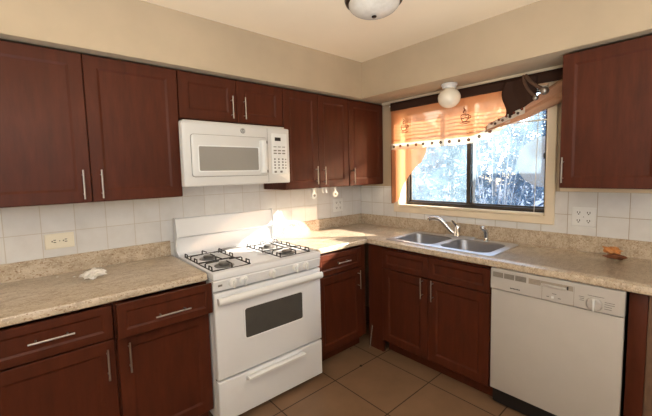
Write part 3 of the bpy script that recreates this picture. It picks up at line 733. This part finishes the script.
for y in (-0.75, -1.4):
    MB().tube([(0.03, y, 2.0), (0.03, y, 1.785)], 0.001, 5).obj('ladder_string', 'slat_white', bl)

vl = thing('valance_curtain', 'peach and brown cafe valance printed with steaming cups over the window', 'curtain', (-0.06, -1.1, 2.06))
MB().tube([(-0.055, -1.815, 2.066), (-0.055, -0.43, 2.066)], 0.006, 8).obj('rod', 'white_plastic', vl)
def hem(y):
    # lower edge of the peach panel
    return 1.712 + 0.0*y + (max(0, -y-1.20))**1.4*0.62
def X_(y, z, amp=0.007, off=-0.058, fr=34): return off + amp*math.sin(fr*y+1.3*math.sin(5*y)) * min(1, (2.06-z)/0.2+0.25)
def lerp(a, b, t): return a+(b-a)*t
MB().grid(lambda u, v: (X_(y := lerp(-0.449, -1.815, u), z := lerp(2.016, 2.091, v), 0.004, -0.066, 60), y, z), 90, 3).obj('header_band', 'curtain_brown', vl, solid=0.002)
MB().grid(lambda u, v: (X_(y := lerp(-0.449, -1.50, u), z := lerp(hem(y), 2.022, v)), y, z), 80, 10).obj('panel', 'curtain_peach', vl)
def rib(y): return hem(y)
rbn = MB().grid(lambda u, v: (X_(y := lerp(-0.449, -1.50, u), z := lerp(hem(y)-0.052-0.006*abs(math.sin(34*y)), hem(y)+0.004, v), 0.007, -0.061), y, z), 120, 3).obj('ribbon_trim', 'ribbon_white', vl, solid=0.0015)
def flower(y, z, x, r, mat, par):
    m = MB()
    for k in range(5):
        a = 2*PI*k/5+y*7; m.lathe([(0, 0.0007), (r*0.5, 0.0007), (r*0.5, 0.0)], (x, y+r*0.62*math.cos(a), z+r*0.62*math.sin(a)), (-1, 0, 0), 8)
    m.obj('flower', mat, par)
for i in range(13):
    y = -0.48-i*0.08
    flower(y, hem(y)-0.024, X_(y, hem(y)-0.024, 0.007, -0.0635)-0.001, 0.013, 'print_dark' if i % 2 == 0 else 'print_brown', rbn)
# printed steaming cups, thin stitched-on lines
def cup(y0, z0):
    m = MB(); r = 0.0030
    def P(a, b):
        y = y0-a; z = z0+b; return (X_(y, z)-0.003, y, z)
    m.tube([P(-0.034, 0.02), P(-0.026, -0.012), P(-0.014, -0.028), P(0.014, -0.028), P(0.026, -0.012), P(0.034, 0.02)], r, 5)
    m.tube([P(-0.034+0.0, 0.02), P(-0.016, 0.026), P(0.016, 0.026), P(0.034, 0.02), P(0.016, 0.014), P(-0.016, 0.014)], r, 5, closed=True)
    m.tube([P(0.033, 0.012), P(0.046, 0.012), P(0.046, -0.004), P(0.028, -0.01)], r, 5)
    m.tube([P(-0.044, -0.036), P(-0.02, -0.046), P(0.02, -0.046), P(0.044, -0.036), P(0.02, -0.033), P(-0.02, -0.033)], r, 5, closed=True)
    m.tube([P(-0.022, 0.002), P(-0.008, -0.006), P(0.008, 0.004), P(0.022, -0.004)], r, 5)
    m.tube([P(0.0, 0.03), P(-0.011, 0.045), P(0.004, 0.06), P(-0.006, 0.075), P(-0.002, 0.088)], [0.003, 0.005, 0.0055, 0.004, 0.0015], 5)
    m.tube([P(0.008, 0.03), P(0.013, 0.042), P(0.008, 0.058)], [0.0025, 0.003, 0.0015], 5)
    m.obj('cup_print', 'print_brown', vl)
cup(-0.60, 1.852); cup(-1.165, 1.862)
# left tail
edge = [(1.668, -0.815), (1.60, -0.80), (1.53, -0.765), (1.46, -0.675), (1.40, -0.625), (1.33, -0.585), (1.25, -0.548), (1.20, -0.53), (1.165, -0.49), (1.15, -0.46)]
def tail_edge(z):
    for (z0, y0), (z1, y1) in zip(edge, edge[1:]):
        if z1 <= z <= z0: return lerp(y1, y0, (z-z1)/(z0-z1))
    return edge[0][1] if z > edge[0][0] else edge[-1][1]
MB().grid(lambda u, v: (X_(y := lerp(-0.447, tail_edge(z := lerp(1.15, 1.70, v)), u), z, 0.009, -0.045, 46), y, z), 20, 26).obj('tail', 'curtain_tail', vl)
MB().tube([(-0.056, -0.448, lerp(1.15, 1.70, t/10)) for t in range(11)], 0.003, 5).obj('tail_edging', 'print_brown', vl)
# right: brown scarf, satin band with floral edge, tie with ball ends
BP = [(-1.30, 1.722), (-1.42, 1.757), (-1.60, 1.794), (-1.72, 1.845), (-1.83, 1.882)]
def bot(y):
    for (y0, z0), (y1, z1) in zip(BP, BP[1:]):
        if y >= y1: return lerp(z0, z1, (y0-y)/(y0-y1))
    return BP[-1][1]
MB().grid(lambda u, v: (-0.078-0.010*math.sin(9*u+2*v)-0.012*math.sin(PI*u), y := lerp(-1.462-0.016*math.sin(7*v), -1.665, u), lerp(lerp(1.795, 1.915, u), 2.075, v)), 16, 14).obj('scarf', 'curtain_brown', vl, solid=0.002)
MB().grid(lambda u, v: (-0.070-0.012*math.sin(11*v+6*u)*(0.3+u), y := lerp(-1.33, -1.818, u), lerp(bot(y), bot(y)+lerp(0.045, 0.158, u**1.3), v)), 30, 10).obj('satin_band', 'curtain_satin', vl, solid=0.002)
fb = MB().grid(lambda u, v: (-0.090-0.006*math.sin(25*u), y := lerp(-1.345, -1.60, u), lerp(bot(y)+0.008+0.03*u, bot(y)+0.046+0.035*u, v)), 24, 4).obj('floral_edge', 'ribbon_white', vl, solid=0.0015)
for i in range(9):
    y = -1.385-i*0.025; flower(y, bot(y)+0.034+0.008*(-1)**i+0.0035*i, -0.099, 0.009, 'print_dark' if i % 2 else 'print_brown', fb)
ti = MB()
ti.tube(bez([(-0.085, -1.60, 2.085), (-0.125, -1.63, 2.03), (-0.125, -1.68, 1.99), (-0.115, -1.715, 1.965)], 10), 0.012, 8)
ti.tube(bez([(-0.085, -1.585, 2.085), (-0.125, -1.60, 2.02), (-0.12, -1.63, 1.97), (-0.11, -1.665, 1.93)], 10), 0.010, 8)
ti = ti.obj('tie', 'curtain_tie', vl)
for y, z, rr in ((-1.722, 1.955, 0.026), (-1.672, 1.918, 0.017)):
    MB().lathe([(0, -rr)]+[(rr*math.cos(math.radians(a)), rr*math.sin(math.radians(a))) for a in range(-75, 90, 15)]+[(0, rr)], (-0.118, y, z), seg=16).obj('ball_end', 'nickel', ti)

# ------------------------------------------------------------------ ceiling fittings
g = thing('globe_light', 'white glass globe light under the soffit, in front of the curtain', 'light', (-0.195, -1.105, ZS))
MB().lathe([(0.058, -0.0005), (0.060, -0.012), (0.052, -0.018), (0.050, -0.034), (0.044, -0.036), (0.0, -0.036)], (-0.195, -1.105, ZS), seg=26).obj('base', 'white_plastic', g)
pr = [(0.040, -0.0365)]
for a in range(62, -91, -8): pr.append((0.083*math.cos(math.radians(a)), -0.106+0.076*math.sin(math.radians(a))))
pr[-1] = (0, -0.106-0.076)
MB().lathe(pr, (-0.195, -1.105, ZS), seg=32).obj('globe', 'milk_glass', g)
g = thing('ceiling_light', 'round frosted dome ceiling light with dark centre finial', 'light', (-1.165, -1.18, ZC))
MB().lathe([(0.0, -0.0005), (0.160, -0.0005), (0.164, -0.010), (0.158, -0.024), (0.146, -0.030), (0.0, -0.030)], (-1.165, -1.18, ZC), seg=40).obj('ring', 'dark_bronze', g)
pr = [(0.142, -0.0305)]+[(0.142*math.cos(math.radians(a)), -0.032-0.066*math.sin(math.radians(a))) for a in range(6, 90, 7)]+[(0, -0.098)]
MB().lathe(pr, (-1.165, -1.18, ZC), seg=40).obj('dome', 'dome_glass', g)
MB().lathe([(0.008, -0.0985), (0.014, -0.101), (0.014, -0.105), (0.010, -0.109), (0, -0.111)], (-1.165, -1.18, ZC), seg=16).obj('finial', 'dark_bronze', g)

# ------------------------------------------------------------------ outlets
def plate(side, name, a0, a1, z0, z1, label, mat, layout):
    g = thing(name, label, 'outlet', side.p((a0+a1)/2, 0.008, (z0+z1)/2))
    m = MB(); m.panel(side.p(a0, 0.0083, z0), side.u, (0, 0, 1), side.n, a1-a0, z1-z0, [(0, 0), (0, 0.003), (0.004, 0.006), (0.008, 0.0065)])
    m.obj('plate', mat, g)
    ac, zc = (a0+a1)/2, (z0+z1)/2
    for da, dz, horiz in layout:
        m = MB(); P = [side.p(ac+da+p[0], 0.0145, zc+dz+p[1]) for p in rrect(-0.017, 0.017, -0.014, 0.014, 0.011, 0)]
        m.rings([P, [p+side.n*0.0025 for p in P]]); s_ = m.obj('socket', mat, g)
        for a, b, ww, hh in ((-0.0065, 0.003, 0.002, 0.006), (0.0065, 0.003, 0.002, 0.0055), (0.0, -0.0085, 0.0035, 0.003)):
            if horiz: a, b, ww, hh = b, a, hh, ww
            m = MB(); side.box(m, ac+da+a-ww, ac+da+a+ww, 0.0168, 0.0176, zc+dz+b-hh, zc+dz+b+hh); m.obj('slot', 'black', s_, smooth=False)
    m = MB(); m.lathe([(0, 0.0), (0.003, 0.0), (0.003, 0.001), (0, 0.0015)], side.p(ac, 0.0148, zc), side.n, 10); m.obj('screw', 'badge_grey', g)
plate(R, 'wall_outlet', -2.660, -2.522, 1.062, 1.150, 'cream horizontal outlet on the tiles above the left worktop', 'cream_plastic', [(-0.026, 0, True), (0.026, 0, True)])
plate(R, 'wall_outlet', -0.418, -0.286, 1.068, 1.197, 'white double outlet on the corner tiles right of the range', 'white_plastic', [(-0.026, -0.026, False), (-0.026, 0.026, False), (0.026, -0.026, False), (0.026, 0.026, False)])
plate(Wn, 'wall_outlet', -1.995, -1.868, 1.072, 1.197, 'white double outlet on the tiles right of the window', 'white_plastic', [(-0.026, -0.026, False), (-0.026, 0.026, False), (0.026, -0.026, False), (0.026, 0.026, False)])

# ------------------------------------------------------------------ small things
def holder(x, label):
    g = thing('towel_holder', label, 'paper towel holder', (x, -0.26, ZU), 'paper towel holder arms under the cabinet')
    m = MB(); m.box((x-0.014, -0.285, ZU-0.006), (x+0.014, -0.225, ZU-0.0005), 0.002); m.box((x-0.009, -0.268, ZU-0.045), (x+0.009, -0.258, ZU-0.004), 0.002)
    m.obj('arm', 'white_plastic', g)
    MB().lathe([(0.013, 0.0), (0.027, 0.0), (0.029, 0.005), (0.027, 0.012), (0.014, 0.014), (0.0, 0.014)], (x, -0.257, ZU-0.064), (0, -1, 0), 24).obj('disc', 'white_plastic', g)
    MB().lathe([(0.0, 0.0142), (0.011, 0.0142), (0.010, 0.018), (0.0, 0.019)], (x, -0.257, ZU-0.064), (0, -1, 0), 16).obj('hub', 'badge_grey', g)
holder(-0.875, 'white round-ended paper towel arm under the cabinets, nearer the microwave')
holder(-0.628, 'white round-ended paper towel arm under the cabinets, nearer the corner')
g = thing('utility_hook', 'small white double hook between the two paper towel arms', 'hook', (-0.76, -0.26, ZU))
m = MB(); m.box((-0.785, -0.28, ZU-0.005), (-0.725, -0.25, ZU-0.0005), 0.002)
for x in (-0.775, -0.735): m.tube([(x, -0.265, ZU-0.004), (x, -0.265, ZU-0.04), (x, -0.275, ZU-0.046)], 0.005, 8)
m.obj('hook', 'white_plastic', g)

from mathutils import noise as mno
def lump(name, loc, size, mat, label, cat, seed, crumple=0.35, sub=3, rot=0):
    m = MB(); bmesh.ops.create_icosphere(m.bm, subdivisions=sub, radius=1)
    for v in m.bm.verts:
        d = v.co.normalized()
        s = 1 + crumple*1.3*(abs(mno.noise(d*1.7+Vector((seed*3.1, 0, 0))))*1.6-0.5) + crumple*0.9*(abs(mno.noise(d*4.2+Vector((0, seed*2.3, 0))))-0.25)
        x, y, z = d.x*s*size[0], d.y*s*size[1], d.z*s*size[2]
        v.co = Vector((x*math.cos(rot)-y*math.sin(rot), x*math.sin(rot)+y*math.cos(rot), z))
    zm = min(v.co.z for v in m.bm.verts)
    for v in m.bm.verts: v.co = Vector((loc[0]+v.co.x, loc[1]+v.co.y, loc[2]+v.co.z-zm+0.0004))
    return tag(m.obj(name, mat, smooth=False), label, cat)
lump('crumpled_paper', (-2.475, -0.285, CT), (0.056, 0.036, 0.020), 'paper', 'crumpled white paper scrap on the left worktop', 'paper', 3, 0.55, 5, 0.4)
lump('crumb', (-2.62, -0.10, CT), (0.007, 0.005, 0.003), 'paper', 'white crumb on the left worktop, nearer the outlet', 'crumb', 8, 0.3, 2)
lump('crumb', (-2.55, -0.165, CT), (0.006, 0.005, 0.003), 'paper', 'white crumb on the left worktop, nearer the crumpled paper', 'crumb', 9, 0.3, 2)
lump('bread_crust', (-0.115, -2.095, CT+0.018), (0.050, 0.032, 0.022), 'crust_orange', 'orange crust piece lying on top of the brown crust', 'bread', 11, 0.4, 3, 1.2)
lump('bread_crust', (-0.150, -2.118, CT), (0.026, 0.052, 0.014), 'crust_brown', 'flat dark brown crust on the worktop beside the outlet', 'bread', 12, 0.3, 3, 0.3)
st = tag(MB().box((-0.002, -0.001, 0), (0.002, 0.001, 0.195), 0.0005).obj('stir_stick', 'dishwasher_grey', loc=(0, 0, 0)), 'thin pale stick leaning in the corner by the sink cabinet', 'stick')
st.location = (-0.648, -0.664, 0.001); st.rotation_euler = (math.radians(0), math.radians(7), math.radians(-45))
lump('floor_crumb', (-0.905, -0.80, 0), (0.012, 0.009, 0.007), 'dirt', 'dark crumb on the floor tiles, out from the corner', 'crumb', 21, 0.4, 2)
lump('floor_crumb', (-0.78, -0.57, 0), (0.008, 0.006, 0.005), 'raw_wood', 'pale crumb on the floor against the corner toe kick', 'crumb', 22, 0.4, 2)

# ------------------------------------------------------------------ outdoors
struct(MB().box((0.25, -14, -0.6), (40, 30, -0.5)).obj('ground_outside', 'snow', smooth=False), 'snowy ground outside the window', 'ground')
struct(MB().box((1.1, -6.0, -0.5), (1.25, -2.02, 1.925)).obj('sun_blocker', 'blocker_brown', smooth=False), 'unseen brown block added outside to shade the low sun', 'wall')  # out-of-view block added to keep low sun off the lower right sash
def pix(px, X, Z=None):
    """ground position seen from the kitchen through the window, X metres out"""
    return None
def foliage(name, x, y, h, w, label, n, mat, seed, leaf=0.09, base=-0.5, group=None):
    rnd = random.Random(seed); g = thing(name, label, 'tree', (x, y, base), group)
    MB().tube([(x, y, base), (x+0.05, y, base+h*0.4), (x, y+0.05, base+h*0.85)], [0.10, 0.07, 0.02], 8).obj('trunk', 'bark', g)
    m = MB()
    for i in range(n):
        a = rnd.uniform(0, 2*PI); t = rnd.random()**0.8; rr = w*(0.35+0.65*math.sin(PI*min(1, 0.12+t*0.9)))*math.sqrt(rnd.uniform(0.25, 1))
        p = Vector((x+rr*math.cos(a), y+rr*math.sin(a), base+h*(0.05+0.95*t)))
        u = Vector((rnd.gauss(0, 1), rnd.gauss(0, 1), rnd.gauss(0, 1))).normalized(); v = u.orthogonal().normalized(); s = leaf*rnd.uniform(0.5, 1.3)
        q = [m.bm.verts.new(p+u*s*aa+v*s*0.55*bb) for aa, bb in ((-1, 0), (0, 1), (1, 0), (0, -1))]; m.bm.faces.new(q)
    m.obj('foliage', mat, g, smooth=False)
GT = 'frosty trees beyond the yard'
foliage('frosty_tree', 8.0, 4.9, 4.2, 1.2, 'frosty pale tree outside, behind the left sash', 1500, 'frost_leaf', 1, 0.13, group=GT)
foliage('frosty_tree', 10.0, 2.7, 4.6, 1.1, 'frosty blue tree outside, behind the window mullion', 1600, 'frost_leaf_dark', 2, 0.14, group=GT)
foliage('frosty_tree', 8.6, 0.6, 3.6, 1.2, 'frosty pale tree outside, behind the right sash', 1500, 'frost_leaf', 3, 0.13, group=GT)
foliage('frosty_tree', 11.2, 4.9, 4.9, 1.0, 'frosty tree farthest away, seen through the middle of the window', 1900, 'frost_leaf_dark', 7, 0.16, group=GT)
foliage('frosty_bush', 4.6, 2.3, 1.45, 0.7, 'low frosty bush outside, below the left sash', 1100, 'frost_leaf_dark', 4, 0.07)
foliage('frosty_bush', 5.4, 0.6, 1.3, 0.7, 'low frosty bush outside, below the right sash', 1100, 'frost_leaf_dark', 5, 0.07)
def shrub(x, y, h, n, seed, label):
    rnd = random.Random(seed); g = thing('bare_shrub', label, 'shrub', (x, y, -0.5))
    m = MB()
    for i in range(n):
        a = rnd.uniform(0, 2*PI); sp_ = rnd.uniform(0.1, 0.55); P0 = Vector((x+0.08*math.cos(a), y+0.08*math.sin(a), -0.5))
        hh = h*rnd.uniform(0.65, 1); tip = P0+Vector((math.cos(a)*sp_, math.sin(a)*sp_, hh))
        mid = P0+Vector((math.cos(a)*sp_*0.25+rnd.uniform(-.05, .05), math.sin(a)*sp_*0.25, hh*0.5)); c_ = bez([P0, mid, tip], 8)
        m.tube(c_, [0.014-0.0013*k for k in range(9)], 5)
        for k in range(7):
            b0 = c_[2+k % 6]; b1 = b0+Vector((rnd.uniform(-.3, .3), rnd.uniform(-.3, .3), rnd.uniform(.12, .4)))
            m.tube([b0, b0.lerp(b1, 0.5)+Vector((0, 0, 0.03)), b1], [0.006, 0.004, 0.002], 4)
    m.obj('branches', 'outside_white', g)
shrub(2.9, -0.22, 3.0, 12, 5, 'bare pale shrub with thin upright branches outside the right sash')
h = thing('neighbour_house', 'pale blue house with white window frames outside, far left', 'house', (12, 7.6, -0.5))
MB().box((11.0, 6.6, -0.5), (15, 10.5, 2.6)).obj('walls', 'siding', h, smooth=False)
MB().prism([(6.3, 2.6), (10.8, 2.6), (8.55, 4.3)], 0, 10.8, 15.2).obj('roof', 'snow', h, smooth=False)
for y in (7.1, 8.3):
    f = MB(); f.box((10.93, y-0.42, 0.7), (10.999, y+0.42, 0.78)); f.box((10.93, y-0.42, 1.92), (10.999, y+0.42, 2.0)); f.box((10.93, y-0.42, 0.7), (10.999, y-0.34, 2.0)); f.box((10.93, y+0.34, 0.7), (10.999, y+0.42, 2.0)); f.box((10.94, y-0.34, 1.32), (10.999, y+0.34, 1.38))
    f = f.obj('window', 'outside_white', h, smooth=False)
    MB().box((10.95, y-0.34, 0.78), (10.965, y+0.34, 1.92)).obj('window_glass', 'oven_glass', f, smooth=False)

g = thing('round_panel', 'pale round panel with grey rim standing outside, at the right edge of the window', 'panel', (2.5, -1.0, -0.5))
ax = Vector((-1, 0, 0))
MB().lathe([(0, 0.0), (0.32, 0.0), (0.32, 0.02), (0, 0.02)], (2.5, -1.0, 1.53), ax, 40).obj('disc', 'slat_white', g)
MB().lathe([(0.32, -0.004), (0.335, -0.004), (0.335, 0.026), (0.32, 0.026)], (2.5, -1.0, 1.53), ax, 40).obj('rim', 'print_grey', g)
MB().tube([(2.53, -1.0, -0.5), (2.53, -1.0, 1.53)], 0.02, 8).obj('post', 'print_grey', g)
